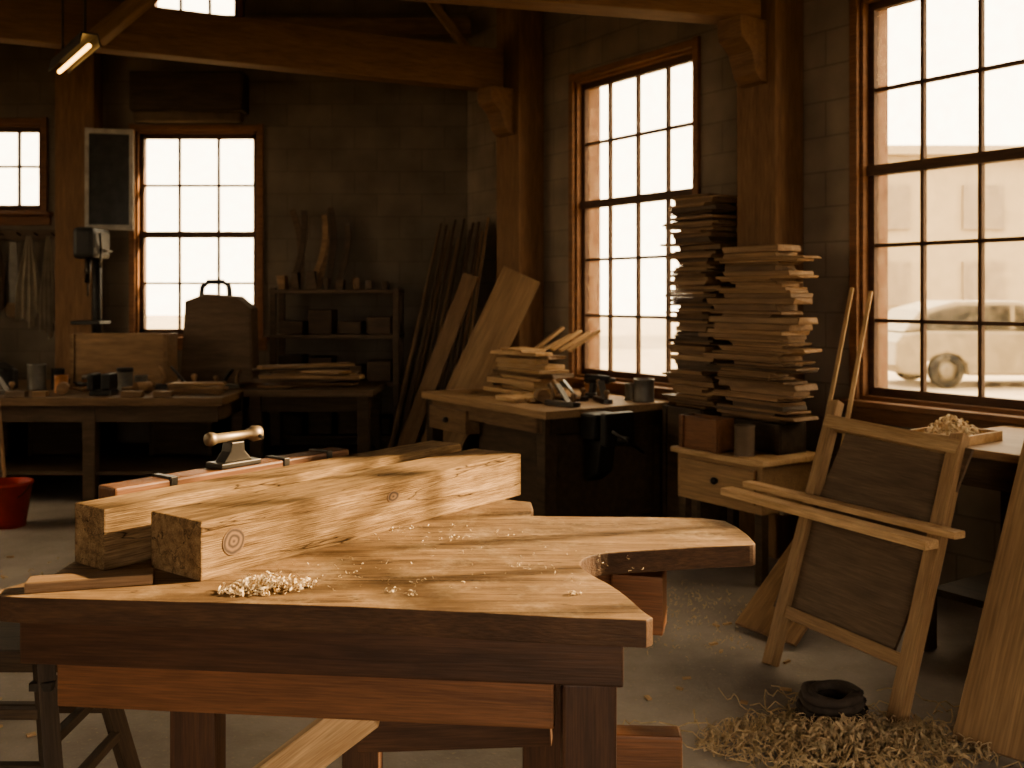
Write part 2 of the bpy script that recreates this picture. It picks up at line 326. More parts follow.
# posts and beams
for (s0,s1,lab,bz) in [(-.85,-.52,'square brown timber post beside the multi-pane window',3.12),(1.75,2.05,'square brown timber post behind stacked lumber',3.07)]:
    t=thing('timber_post',lab,'post',RM((s0+s1)/2,0,0))
    MB().box((4.78,s1-s0,.24),bev=.012).obj('shaft',W_BEAM,Matrix.Translation((0,-.125,2.39))@VX,t)
    prof=[(0,bz),(0,bz-.36),(.05,bz-.35),(.09,bz-.31),(.11,bz-.25),(.13,bz-.19),(.17,bz-.15),(.21,bz-.12),(.22,bz-.07),(.22,bz)]
    mm=Matrix(((0,0,1,0),(-1,0,0,-.245),(0,1,0,0),(0,0,0,1)))
    MB().prism(prof,-(s1-s0)*.3,(s1-s0)*.3,mm,bev=.006).obj('corbel',W_BEAM,None,t)
a=RW(-.76,.27,3.28)
beamo('ceiling_beam',(-5.35,5.3,3.28),a,.16,.32,W_BEAM,bev=.01,label='dark brown timber cross beam resting on post',category='beam')
beamo('ceiling_beam',(-5.3,3.95,3.18),RW(1.9,.27,3.18),.2,.22,W_BEAM,bev=.01,label='brown timber cross beam above the lumber stack',category='beam')
beamo('roof_strut',(-2.66,6.40,3.14),(-.6,6.15,4.72),.09,.1,W_PLY,bev=.006,label='light brown diagonal timber roof strut',category='beam')
beamo('roof_strut',(-.35,8.0,3.45),(-1.3,7.9,4.72),.06,.07,W_MID,bev=.006,label='thin diagonal timber roof brace',category='beam')
beamo('roof_strut',(-5.4,8.6,3.80),(-.35,8.6,3.80),.12,.14,W_MID,bev=.006,label='dark horizontal roof timber near the wall',category='beam')
t=thing('timber_post','brown timber post against block wall','post',Matrix.Translation((-3.8,8.78,0)))
MB().box((4.78,.34,.2),bev=.01).obj('shaft',W_BEAM,Matrix.Translation((0,0,2.39))@VX,t)

L0=Vector((-2.81,6.2,2.86));L1=Vector((-2.33,5.52,2.86)); t=thing('tube_lamp','lit yellow fluorescent tube lamp hanging from ceiling','lamp',xmat(L0,L1))
ln=(L1-L0).length
MB().prism([(-.06,.02),(-.045,.09),(.045,.09),(.06,.02),(.052,.02),(.038,.08),(-.038,.08),(-.052,.02)],-ln/2,ln/2,Matrix(((0,0,1,0),(1,0,0,0),(0,1,0,0),(0,0,0,1)))).obj('housing',M_METAL,None,t)
MB().rod((-ln/2+.02,0,.02),(ln/2-.02,0,.02),.013).obj('tube',M_TUBE,None,t)
for x in (-.3,.3): MB().rod((x,0,.09),(x,0,CZ-2.87),.008,seg=6).obj('hanging_rod',M_METAL,None,t)

t=thing('roller_shade','dark rolled window shade in a boxed housing','shade',Matrix.Translation((-2.81,8.72,3.2)))
MB().box((.98,.24,.34),(0,0,.06),bev=.02).obj('housing',W_DARK,None,t)
MB().rod((-.46,-.02,-.14),(.46,-.02,-.14),.06).obj('roll',M_CLOTHD,None,t)

t=thing('casement_sash','grey painted open casement frame with dark pane','window frame',Matrix.Translation((-3.29,8.70,2.50))@Euler((0,0,math.radians(14))).to_matrix().to_4x4())
mb=MB()
mb.box((.035,.035,.88),(-.38,0,0),bev=.004); mb.box((.035,.035,.88),(-.02,0,0),bev=.004)
mb.box((.36,.035,.045),(-.2,0,.415),bev=.004); mb.box((.36,.035,.045),(-.2,0,-.415),bev=.004); mb.obj('frame',M_GREYP,None,t)
MB().box((.34,.008,.8),(-.2,0,0)).obj('pane',M_DARKG,None,t)

t=thing('tool_rail','long dark wooden peg rail on block wall','rail',Matrix.Translation((-4.5,8.86,2.03)))
MB().box((.98,.03,.09),(0,0,0),bev=.004).obj('board',W_RACK,None,t)
for i in range(7): MB().rod((-.45+i*.15,-.01,0),(-.45+i*.15,-.1,.02),.008,seg=8).obj('peg',W_RACK,None,t)
def cloth(x,w,h,mat,lab,z=2.02,y=8.77):
    mb=MB(); t=bmesh.new(); nx,nz=14,10; g=[]; ph=R.random()*6
    for j in range(nz+1):
        row=[]; f=j/nz; ww=w*(.25+.75*min(1,f*1.6)) 
        for i in range(nx+1):
            q=i/nx-.5; row.append(t.verts.new((q*ww,.025*math.sin(q*22+ph+f)*(.3+f)-.01*f,-f*h*(1-.12*abs(q)*2+.05*math.sin(q*9)))))
        g.append(row)
    for j in range(nz):
        for i in range(nx): t.faces.new((g[j][i],g[j][i+1],g[j+1][i+1],g[j+1][i]))
    mb.add(t,Matrix(),0,True); return mb.obj('hanging_cloth',mat,Matrix.Translation((x,y,z)),label=lab,category='cloth')
cloth(-4.24,.2,.8,M_CLOTH,'pale canvas work apron hanging from peg rail')
cloth(-4.07,.14,.9,M_CLOTH,'long pale rag hanging from peg rail')
cloth(-4.52,.16,.7,M_CLOTHD,'brown rag hanging from peg rail')
def handsaw(x,z,lab,rz=0):
    t=thing('handsaw',lab,'saw',Matrix.Translation((x,8.80,z))@Euler((0,rz,0)).to_matrix().to_4x4())
    MB().prism([(-.03,0),(.03,0),(.07,-.55),(-.05,-.55)],-.002,.002,XZ).obj('blade',M_TIN,None,t)
    MB().prism([(-.05,-.54),(.075,-.54),(.09,-.62),(.05,-.68),(-.04,-.66),(-.07,-.6)],-.012,.012,XZ,bev=.003).obj('handle',W_MID,None,t)
handsaw(-4.39,1.97,'handsaw with wooden handle hanging on wall')

# ------------------------------------------------------------ left workbenches
def table(name,lab,x0,x1,y0,y1,zt,th,mt,ml,legs,leg=.09,shelf=None,m=None,apron=.12):
    t=thing(name,lab,'workbench',m)
    MB().box((x1-x0,y1-y0,th),bev=.006).obj('top',mt,Matrix.Translation(((x0+x1)/2,(y0+y1)/2,zt-th/2)),t)
    for (x,y) in legs: MB().box((leg,leg,zt-th),bev=.005).obj('leg',ml,Matrix.Translation((x,y,(zt-th)/2)),t)
    for y in (y0+.08,y1-.08): MB().box((x1-x0-.1,.03,apron),((x0+x1)/2,y,zt-th-apron/2)).obj('apron',ml,None,t)
    for x in (x0+.08,x1-.08): MB().box((.03,y1-y0-.2,apron),(x,(y0+y1)/2,zt-th-apron/2)).obj('apron',ml,None,t)
    if shelf: MB().box((x1-x0-.15,y1-y0-.15,.025)).obj('lower_shelf',ml,Matrix.Translation(((x0+x1)/2,(y0+y1)/2,shelf)),t)
    return t
table('workbench','long brown wooden workbench below the paned window',-5.2,-2.06,7.1,8.66,.77,.06,W_MID,W_RACK,[(-5.1,7.2),(-3.03,7.2),(-2.16,7.9),(-5.1,8.56),(-3.03,8.56),(-2.16,8.56)],shelf=.22)
table('workbench','dark low workbench beside a shelf rack',-2.03,-1.05,7.55,8.35,.78,.05,W_RACK,W_DARK,[(-1.95,7.63),(-1.13,7.63),(-1.95,8.27),(-1.13,8.27)],shelf=.25)
ZB=.77
def crate(name,x,y,z,sx,sy,sz,mat,lab,rz=0,cat='box',m=None):
    t=thing(name,lab,cat,m if m is not None else Matrix.Translation((x,y,z))@Euler((0,0,rz)).to_matrix().to_4x4())
    th=.015; mb=MB()
    mb.box((sx,sy,th),(0,0,th/2)); mb.box((sx,th,sz),(0,-sy/2+th/2,sz/2),bev=.003); mb.box((sx,th,sz),(0,sy/2-th/2,sz/2),bev=.003)
    mb.box((th,sy-2*th,sz),(-sx/2+th/2,0,sz/2)); mb.box((th,sy-2*th,sz),(sx/2-th/2,0,sz/2)); mb.obj('body',mat,None,t)
    for x_ in (-sx/2+.02,sx/2-.02): MB().box((.03,.012,sz),(x_,-sy/2-.006,sz/2)).obj('batten',mat,None,t)
    return t
crate('wooden_crate',-3.12,8.05,ZB,.78,.22,.42,W_MID,'open brown wooden crate on the workbench')
t=thing('tool_case','dark brown tool case with top handle on workbench','case',Matrix.Translation((-2.42,8.3,ZB)))
MB().prism([(-.3,0),(.3,0),(.28,.62),(.16,.72),(-.1,.74),(-.26,.68)],-.12,.12,XZ,bev=.02).obj('body',W_RACK,None,t)
MB().tube([(-.16,0,.71),(-.15,0,.80),(-.1,0,.84),(.02,0,.84),(.07,0,.8),(.08,0,.71)],.022).obj('handle',M_BLACK,None,t)
t=thing('drill_press','dark iron bench drill press on workbench','drill press',Matrix.Translation((-3.52,8.38,ZB)))
MB().box((.3,.4,.05),(0,0,.025),bev=.01).obj('base',M_BLACK,None,t)
MB().rod((0,.1,.05),(0,.1,1.2),.04).obj('column',M_BLACK,None,t)
MB().box((.18,.36,.26),(0,0,1.16),bev=.04).obj('head',M_BLACK,None,t)
MB().box((.24,.24,.03),(0,-.02,.5),bev=.005).obj('table',M_BLACK,None,t)
MB().rod((0,-.08,1.03),(0,-.08,.83),.025).obj('chuck',M_METAL,None,t); MB().rod((0,-.08,.83),(0,-.08,.72),.008).obj('drill_bit',M_METAL,None,t)
mb=MB()
for a in range(3): mb.rod((.1,-.05,1.1),(.12,-.05+.16*math.cos(a*2.1),1.1+.16*math.sin(a*2.1)),.01)
mb.obj('feed_handle',M_METAL,None,t)
def jar(x,y,z,r,h,mat,lab,lid=None,m=None):
    t=thing('tin_can',lab,'tin',m if m is not None else Matrix.Translation((x,y,z)))
    MB().lathe([(0,0),(r,0),(r,h*.05),(r*.96,h*.08),(r*.96,h*.9),(r,h*.94),(r,h),(r*.9,h),(r*.88,h*.3),(0,h*.3)]).obj('body',mat,None,t)
    if lid: MB().lathe([(0,h+.02),(r*.98,h+.02),(r*1.02,h+.01),(r*1.02,h-.01),(r*.98,h-.01)]).obj('lid',lid,None,t)
    return t
def handplane(m,lab,sc=1.0):
    t=thing('hand_plane',lab,'hand plane',m@Matrix.Scale(sc,4))
    MB().prism([(-.13,-.03),(.12,-.03),(.13,0),(.12,.03),(-.13,.03)],0,.03,bev=.003).obj('body',M_METAL,None,t)
    MB().box((.01,.045,.14),(.0,0,.08),(0,-.7,0)).obj('blade',M_METAL,None,t)
    MB().lathe([(0,0),(.014,0),(.01,.02),(.02,.04),(.014,.055),(0,.058)],Matrix.Translation((.09,0,.03))).obj('knob',W_MID,None,t)
    MB().tube([(-.09,0,.03),(-.085,0,.07),(-.1,0,.11),(-.12,0,.13)],.014).obj('handle',W_MID,None,t)
def mallet(m,lab):
    t=thing('mallet',lab,'mallet',m)
    MB().rod((0,-.06,.045),(0,.06,.045),.042).obj('head',W_MID,None,t); MB().rod((.03,0,.045),(.26,0,.02),.012).obj('handle',W_PLY,None,t)
def clampf(m,lab):
    t=thing('bar_clamp',lab,'clamp',m)
    MB().box((.5,.02,.012),(0,0,.03)).obj('bar',M_METAL,None,t); MB().box((.03,.11,.025),(-.22,.04,.03),bev=.004).obj('fixed_jaw',M_BLACK,None,t)
    MB().box((.03,.11,.025),(.05,.04,.03),bev=.004).obj('sliding_jaw',M_BLACK,None,t); MB().rod((.07,.085,.03),(.2,.085,.03),.014).obj('handle',W_RAIL,None,t)
jar(-3.38,7.5,ZB,.05,.13,M_ORANGE,'orange paint tin on workbench'); jar(-3.22,7.6,ZB,.045,.1,M_ORANGE,'orange tin on workbench',M_TIN)
jar(-2.98,7.7,ZB,.06,.15,M_TIN,'grey lidded tin on workbench',M_BLACK); jar(-2.82,7.6,ZB,.05,.12,M_TIN,'small grey tin on workbench')
jar(-3.66,7.7,ZB,.07,.2,M_TIN,'tall grey tin on workbench'); jar(-3.85,7.6,ZB,.06,.17,M_BLACK,'black tin on workbench')
jar(-3.52,7.75,ZB,.05,.16,M_BLACK,'black tin on workbench'); jar(-3.08,7.5,ZB,.04,.1,M_BLACK,'small black tin on workbench')
handplane(Matrix.Translation((-2.60,7.80,ZB))@Euler((0,0,.2)).to_matrix().to_4x4(),'metal hand plane resting on workbench',1.3)
handplane(Matrix.Translation((-2.24,7.85,ZB))@Euler((0,0,2.8)).to_matrix().to_4x4(),'metal hand plane resting on workbench',1.1)
handplane(Matrix.Translation((-3.76,7.36,ZB))@Euler((0,0,-.3)).to_matrix().to_4x4(),'metal hand plane resting on workbench',1.1)
mallet(Matrix.Translation((-3.3,7.35,ZB))@Euler((0,0,.3)).to_matrix().to_4x4(),'round wooden mallet lying on workbench')
mallet(Matrix.Translation((-2.74,7.42,ZB))@Euler((0,0,2.5)).to_matrix().to_4x4(),'round wooden mallet lying on workbench')
clampf(Matrix.Translation((-4.0,7.45,ZB))@Euler((0,0,.1)).to_matrix().to_4x4(),'iron bar clamp with wooden handle on workbench')
t=thing('bench_vise','black iron vise standing on workbench','vise',Matrix.Translation((-2.98,7.3,ZB)))
MB().box((.16,.14,.04),(0,0,.02),bev=.008).obj('base',M_BLACK,None,t); MB().box((.07,.16,.12),(.04,0,.1),bev=.015).obj('fixed_jaw',M_BLACK,None,t)
MB().box((.05,.16,.12),(-.07,0,.1),bev=.015).obj('moving_jaw',M_BLACK,None,t); MB().rod((-.09,0,.08),(-.2,0,.08),.014).obj('screw',M_METAL,None,t); MB().rod((-.19,-.07,.1),(-.19,.07,.06),.006).obj('handle',M_METAL,None,t)
t=thing('toolbox','dark metal toolbox with carrying handle on workbench','toolbox',Matrix.Translation((-4.1,7.8,ZB)))
MB().prism([(-.2,0),(.2,0),(.2,.14),(.1,.2),(-.1,.2),(-.2,.14)],-.1,.1,XZ,bev=.006).obj('body',M_BLACK,None,t); MB().tube([(-.07,0,.2),(-.06,0,.24),(.06,0,.24),(.07,0,.2)],.008).obj('handle',M_METAL,None,t)
for i,x in enumerate((-3.98,-3.55,-3.38,-2.72,-2.5)):
    boxo('wood_offcut',(R.uniform(.10,.15),R.uniform(.05,.08),.04),Matrix.Translation((x,7.17,ZB+.021))@Euler((0,0,R.uniform(-.1,.1))).to_matrix().to_4x4(),R.choice([W_MID,W_RACK]),label='small wooden offcut on the workbench',category='wood',group='offcuts on workbench')
z=.78
for i in range(8):
    h=R.choice([.015,.02,.03,.035]); 
    jag('lumber_board',(R.uniform(.5,.85),R.uniform(.08,.18),h),Matrix.Translation((-1.62+R.uniform(-.08,.08),7.85+R.uniform(-.06,.06),z+h/2))@Euler((0,0,R.uniform(-.55,.55))).to_matrix().to_4x4(),R.choice([W_MID,W_PLY,W_RACK]),label='rough brown board in a loose pile',category='board',group='boards piled on low workbench'); z+=h+.001
z=ZB
for i in range(4):
    h=R.choice([.02,.03]); 
    jag('lumber_board',(R.uniform(.36,.46),R.uniform(.1,.16),h),Matrix.Translation((-2.33+R.uniform(-.02,.02),7.40+R.uniform(-.04,.04),z+h/2))@Euler((0,0,R.uniform(-.3,.3))).to_matrix().to_4x4(),R.choice([W_MID,W_PLY]),label='short brown board stacked on workbench',category='board',group='boards on workbench'); z+=h+.001
for x,c in ((-4.2,.5),(-3.55,.45),(-2.6,.4)):
    crate('storage_box',x,8.1,.235,.5,.5,.36,W_DARK,'dark storage box under the workbench')
t=thing('bucket','red plastic bucket standing on concrete floor','bucket',Matrix.Translation((-3.28,6.5,0)))
MB().lathe([(0,0),(.11,0),(.15,.27),(.158,.27),(.158,.29),(.142,.29),(.102,.02),(0,.02)]).obj('body',M_RED,None,t)
MB().tube([(.155*math.cos(a),-.02-.09*math.sin(a),.27-.1*math.sin(a)) for a in [i*pi/10 for i in range(11)]],.004).obj('handle',M_METAL,None,t)
beamo('wooden_pole',(-3.3,6.55,.05),(-3.62,6.98,1.1),.025,.025,W_MID,label='thin wooden pole standing in red bucket',category='pole',bev=.008)

t=thing('shelf_rack','dark open shelf rack against block wall','shelf',Matrix.Translation((-1.5,8.62,0)))
for x in (-.52,.52):
    for y in (-.16,.16): MB().box((.05,.05,1.56),(x,y,.78),bev=.004).obj('upright',W_RACK,None,t)
for z in (.3,.75,1.15,1.53): MB().box((1.1,.4,.03),bev=.003).obj('shelf',W_RACK,Matrix.Translation((0,0,z)),t)
for i in range(8):
    x=-1.96+i*.125; h=R.uniform(.08,.26) if i<5 else R.uniform(.05,.12)
    jag('wood_offcut',(R.uniform(.05,.09),.12,h),Matrix.Translation((x,8.54,1.547+h/2))@Euler((0,0,R.uniform(-.1,.1))).to_matrix().to_4x4(),R.choice([W_MID,W_RACK,W_RACK]),label='wooden offcut stored on the shelf rack',category='wood',group='offcuts on shelf rack')
for i in range(6):
    x=-1.86+i*.075; n=9; P=[]; hh=R.uniform(.55,.8)
    for k in range(n+1):
        f=k/n; P.append((-.06+.12*math.sin(f*1.9),f*hh))
    poly=[(a-.025,b) for a,b in P]+[(a+.025,b) for a,b in P[::-1]]
    MB().prism(poly,-.006,.006,XZ).obj('curved_slat',R.choice([W_RACK,W_MID]),Matrix.Translation((x,8.68+.02*i,1.56))@Euler((-.05,R.uniform(-.3,.05),0)).to_matrix().to_4x4(),label='curved thin wooden slat leaning on shelf rack',category='wood',group='curved slats on shelf rack')
for z in (.317,.767,1.167):
    for i in range(4):
        h=R.uniform(.1,.24); boxo('storage_box',(.2,.26,h),Matrix.Translation((-1.88+i*.25,8.62,z+h/2)),R.choice([W_DARK,W_RACK]),bev=.008,label='small dark box on rack shelf',category='box',group='boxes on shelf rack')

for i in range(18):
    f=i/17; bx=-1.04+f*.55; by=7.99-f*.17
    top=(-.64+.44*f,8.66-.36*f,2.02+.12*math.sin(i*2.3))
    beamo('plank',(bx,by,.02),top,R.uniform(.06,.09),.018,R.choice([W_RACK,W_MID,W_PLY,W_RACK,W_MID]),up=(-.9,-.1,.2),label='long rough plank leaning in wall corner',category='board',group='planks leaning in the corner')
beamo('wide_board',(-.70,7.65,.02),(.08,7.76,1.66),.32,.03,W_PLY,up=(-.2,-1,.15),label='wide reddish brown board leaning on post',category='board')
beamo('wide_board',(-.94,7.70,.02),(-.32,7.9,1.66),.13,.03,W_MID,up=(-.2,-1,.15),label='brown board leaning beside wider board',category='board')

# ------------------------------------------------------------ window table
t=thing('worktable','long wooden worktable with cabinets under paned window','workbench',RM(0,0,0))
def TB(name,size,c,mat,bev=.004): return MB().box(size,bev=bev).obj(name,mat,Matrix.Translation(c),t)
TB('top',(1.54,1.08,.05),(.28,-.59,.775),W_PLY,.008)
for x in (-.43,.95):
    for y in (-.12,-1.05): TB('leg',(.09,.09,.75),(x,y,.375),W_DARK)
TB('apron',(1.40,.03,.1),(.27,-1.08,.70),W_MID)
TB('side_apron',(.03,.95,.1),(1.0,-.58,.70),W_DARK)
TB('cabinet',(.85,.85,.55),(.52,-.58,.36),W_DARK,.01)
TB('lower_shelf',(1.3,.9,.03),(.27,-.58,.07),W_DARK)
dr=TB('drawer',(.5,.6,.16),(-.14,-.82,.63),W_MID)
MB().lathe([(0,0),(.018,0),(.02,.015),(.012,.03),(0,.032)]).obj('knob',M_METAL,Matrix.Translation((0,-.3,0))@Euler((pi/2,0,0)).to_matrix().to_4x4(),dr)
z=.8
for i in range(11):
    h=R.choice([.022,.03,.04]); ln=R.uniform(.5,.72)*(1 if i<6 else .7)
    jag('lumber_board',(ln,R.uniform(.12,.26),h),RM(.05+R.uniform(-.05,.06),.55+R.uniform(-.06,.06),z+h/2,R.uniform(-.25,.25)),R.choice([W_PALE,W_PALE,W_MID]),label='pale board stacked on the window worktable',category='board',group='boards stacked on window worktable'); z+=h+.001
for i in range(3):
    boxo('wood_offcut',(.26,.08,.03),RM(.45,.98-i*.1,.8155,R.uniform(-.1,.1)),W_PALE,label='pale short board lying on worktable',category='wood',group='short boards on window worktable')
for i in range(5):
    beamo('wood_offcut',RW(-.15+i*.1,.35,z-.02),RW(-.12+i*.11,.12,z+.06+R.uniform(0,.08)),.05,.02,W_PALE,label='pale stick leaning over stacked boards',category='wood',group='sticks by the window')
handplane(RM(.62,.62,.8,.6),'metal hand plane with wooden handle on worktable'); handplane(RM(.82,.5,.8,-.4),'metal hand plane with wooden handle on worktable'); handplane(RM(.85,.85,.8,.2),'metal hand plane with wooden handle on worktable')
mallet(RM(.62,.85,.8,1.2),'round wooden mallet lying on worktable')
t=thing('cordless_drill','black cordless drill lying on worktable','drill',RM(.62,.38,.80,.3))
MB().rod((-.09,0,.13),(.09,0,.13),.035,.028).obj('body',M_BLACK,None,t); MB().rod((.09,0,.13),(.14,0,.13),.02,.012).obj('chuck',M_METAL,None,t)
MB().box((.045,.04,.13),(-.04,0,.07),(0,.15,0),bev=.012).obj('grip',M_BLACK,None,t); MB().box((.09,.06,.035),(-.045,0,.018),bev=.01).obj('battery',M_BLACK,None,t)
jar(0,0,0,.07,.15,M_TIN,'dark metal can beside window sill',None,RM(.95,.26,.80)); jar(0,0,0,.045,.11,M_RIM,'small pale tin on worktable',None,RM(.8,.24,.80)); jar(0,0,0,.035,.09,M_ORANGE,'small orange tin on worktable',None,RM(.42,.3,.80))
t=thing('bench_vise','black iron vise bolted to worktable end','vise',RM(1.06,.78,.0))
MB().box((.14,.2,.16),(.07,0,.7),bev=.02).obj('fixed_jaw',M_BLACK,None,t); MB().box((.05,.24,.2),(.24,0,.7),bev=.02).obj('moving_jaw',M_BLACK,None,t)
MB().rod((.1,0,.64),(.36,0,.64),.022).obj('screw',M_METAL,None,t); MB().rod((.34,-.12,.7),(.34,.12,.56),.009).obj('handle',M_METAL,None,t)
MB().prism([(.01,.62),(.16,.62),(.12,.42),(.03,.36),(.01,.36)],-.06,.06,XZ,bev=.01).obj('bracket',M_BLACK,None,t)

# ------------------------------------------------------------ side table & lumber stacks
t=thing('side_table','small wooden side table with one drawer','table',RM(2.075,.51,0)); HS=.65
MB().box((.68,.5,.03),bev=.006).obj('top',W_PALE,Matrix.Translation((0,0,HS-.015)),t)
MB().box((.62,.44,.25),bev=.004).obj('body',W_PLY,Matrix.Translation((0,0,HS-.155)),t)
dr=MB().box((.54,.02,.18),bev=.005).obj('drawer',W_PLY,Matrix.Translation((0,-.23,HS-.145)),t)
MB().lathe([(0,0),(.016,0),(.02,.015),(.012,.028),(0,.03)]).obj('knob',M_BLACK,Matrix.Translation((0,-.01,0))@Euler((pi/2,0,0)).to_matrix().to_4x4(),dr)
for x in (-.28,.28):
    for y in (-.19,.19): MB().box((.05,.05,HS-.28),(x,y,(HS-.28)/2),bev=.004).obj('leg',W_DARK,None,t)
crate('storage_box',0,0,0,.34,.32,.82,W_DARK,'tall dark wooden crate standing under lumber stack',m=RM(1.48,.26,0))
z=.82
while z<2.1:
    h=R.choice([.010,.014,.018,.022,.03]); ln=R.uniform(.24,.44)
    jag('lumber_board',(ln,R.uniform(.18,.29),h),RM(1.49+R.uniform(-.05,.03),.24+R.uniform(-.03,.03),z+h/2,R.uniform(-.1,.1)),R.choice([W_PLY,W_MID,W_MID,W_MID,W_RACK]),label='rough sawn board in a tall stack beside window',category='board',group='boards in tall lumber stack'); z+=h+.0005
crate('storage_box',0,0,0,.5,.2,.16,W_DARK,'low dark wooden box under stacked boards',m=RM(2.06,.40,HS))
z=HS+.16
while z<1.74:
    h=R.choice([.010,.014,.018,.025,.035]); ln=R.uniform(.36,.66)
    jag('lumber_board',(ln,R.uniform(.14,.21),h),RM(2.06+R.uniform(-.06,.08),.39+R.uniform(-.01,.03),z+h/2,R.uniform(-.08,.08)),R.choice([W_PLY,W_MID,W_MID,W_PLY,W_MID] if z>1.2 else [W_MID,W_MID,W_MID,W_RACK]),label='rough sawn board stacked in front of timber post',category='board',group='boards in lumber stack on side table'); z+=h+.0005
crate('wooden_box',0,0,0,.3,.12,.18,W_RAIL,'small reddish wooden box on side table',m=RM(1.93,.67,HS))
jar(0,0,0,.055,.16,M_CLOTHD,'small brown canvas pot on side table',None,RM(2.2,.66,HS))

# ------------------------------------------------------------ right side
t=thing('side_bench','wooden side bench along wall under large window','workbench',RM(4.0,.47,0)); ZS=.885
MB().box((1.4,.84,.035),bev=.006).obj('top',W_PLY,Matrix.Translation((0,0,ZS-.0175)),t)
for x in (-.64,.64):
    for y in (-.35,.35): MB().box((.08,.08,ZS-.035),(x,y,(ZS-.035)/2),bev=.004).obj('leg',W_DARK,None,t)
MB().box((1.2,.7,.03)).obj('lower_shelf',W_DARK,Matrix.Translation((0,0,.25)),t)
MB().box((1.3,.03,.12)).obj('apron',W_DARK,Matrix.Translation((0,-.36,ZS-.1)),t)
TY=RM(3.44,.73,ZS,.05)
t=thing('wooden_tray','shallow pale wooden tray holding curled shavings','tray',TY)
mb=MB().box((.26,.32,.012),(0,0,.006))
for y in (-.155,.155): mb.box((.26,.012,.04),(0,y,.02),bev=.002)
for x in (-.125,.125): mb.box((.012,.30,.04),(x,0,.02),bev=.002)
mb.obj('body',W_PALE,None,t)
MB().curls((0,0,.02),.10,.12,190,(.012,.022),(.006,.01),.09).obj('wood_shavings',M_SHAV,TY,label='curled pale wood shavings heaped in tray',category='wood shavings',kind='stuff')
jar(0,0,0,.05,.06,M_WHITEP,'low pale tin on side bench',None,RM(3.85,.72,ZS)); boxo('wood_offcut',(.12,.08,.04),RM(3.75,.5,ZS+.0205),W_PALE,label='pale wood block on side bench',category='wood')

E0=Vector((1.045,4.05,0));E1=Vector((1.327,3.464,0));E0t=Vector((1.44,4.47,.98));E1t=Vector((1.725,3.85,.96))
t=thing('frame_stand','leaning wooden frame stand with shelf and back panel','easel')
nf=(E1-E0).cross(E0t-E0).normalized()
beamo('leg',E0,E0+(E0t-E0)*1.04,.055,.045,W_FR,t,up=nf); beamo('leg',E1,E1+(E1t-E1)*1.0,.06,.045,W_FR,t,up=nf)
def ef(f,g): return (E0+(E0t-E0)*f)*(1-g)+(E1+(E1t-E1)*f)*g
beamo('top_rail',ef(.95,-.03),ef(.95,1.03),.06,.05,W_PALE,t,up=nf); beamo('bottom_rail',ef(.2,0),ef(.2,1),.05,.035,W_FR,t,up=nf)
pn=nf if nf.x<0 else -nf
back=-pn*.012
MB().box(((ef(.56,.98)-ef(.56,.02)).length,.84,.012)).obj('back_panel',W_RACK,xmat(ef(.575,.02)+back,ef(.575,.98)+back,nf),t)
SL0=Vector((.94,4.51,.615)); SL1=Vector((1.454,3.52,.615))
sd=(SL1-SL0).normalized(); so=Vector((-sd.y,sd.x,0)); so=so if so.x>0 else -so
beamo('shelf_board',SL0+so*.035,SL1+so*.035,.07,.032,W_PALE,t,label='pale front shelf board')
up_=Vector((0,0,.026))
beamo('shelf_board',SL0+so*.14+sd*.02+up_,SL1+so*.155+sd*.02+up_,.06,.026,W_PALE,t,label='pale rear shelf board')
for g in (.05,.95):
    a2=ef(.62,g); a2.z=.588; p=a2-so*.2
    beamo('bracket',p,a2+so*.02,.022,.02,W_RACK,t)
beamo('wooden_strip',(1.35,4.83,.02),(1.86,5.47,1.54),.022,.014,W_PALE,label='thin wooden strip leaning on wall',category='stick',group='strips leaning on wall')
beamo('wooden_strip',(1.42,4.72,.02),(1.93,5.38,1.52),.022,.014,W_PALE,label='thin wooden strip leaning on wall',category='stick',group='strips leaning on wall')
def panel(p0,p1,w,th,mat,lab,name='wide_board'):
    return beamo(name,p0,p1,w,th,mat,up=(-.83*.6,-.56*.6,.6),label=lab,category='board')
b0=Vector((1.10,4.36,.02)); panel(b0,b0+NN*.9+Vector((0,0,.74)),.34,.018,W_MID,'brown board leaning behind frame stand')
b0=Vector((1.63,3.16,.02)); panel(b0,b0+Vector((.47,.42,.99)),.5,.02,W_PLY,'tall plywood sheet leaning on side bench')

# floor heap
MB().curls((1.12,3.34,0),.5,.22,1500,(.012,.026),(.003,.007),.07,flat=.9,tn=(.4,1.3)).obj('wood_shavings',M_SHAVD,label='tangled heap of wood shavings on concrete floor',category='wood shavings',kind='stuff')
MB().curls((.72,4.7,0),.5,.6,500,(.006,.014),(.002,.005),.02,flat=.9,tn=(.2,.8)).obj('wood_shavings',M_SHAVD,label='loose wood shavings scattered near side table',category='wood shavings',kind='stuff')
mb=MB()
for i in range(120):
    a=R.random()*6.28; L_=R.uniform(.14,.4); x=1.1+R.gauss(0,.2); y=3.32+R.gauss(0,.08); P=[]; cur=R.uniform(-4,4)
    for k in range(16):
        P.append((x,y,.006+.05*abs(math.sin(k*.5+i))*R.random()+.006)); a+=cur*.09+R.uniform(-.15,.15); x+=math.cos(a)*L_/11; y+=math.sin(a)*L_/13
    mb.tube(P,.0022,4)
mb.obj('twine_strands',M_TWINE,label='loose tangled straw coloured strands on floor',category='twine',kind='stuff')
mb=MB()
for lay,(ra,zz) in enumerate(((.115,.018),(.11,.048),(.104,.078),(.098,.104))):
    P=[]
    for k in range(90):
        a=k/90*2*pi*2.6; r=ra-.035*k/90+.004*math.sin(k*.9+lay); P.append((r*math.cos(a),r*math.sin(a),zz+.004*math.sin(k*.5)))
    mb.tube(P,.016,8)
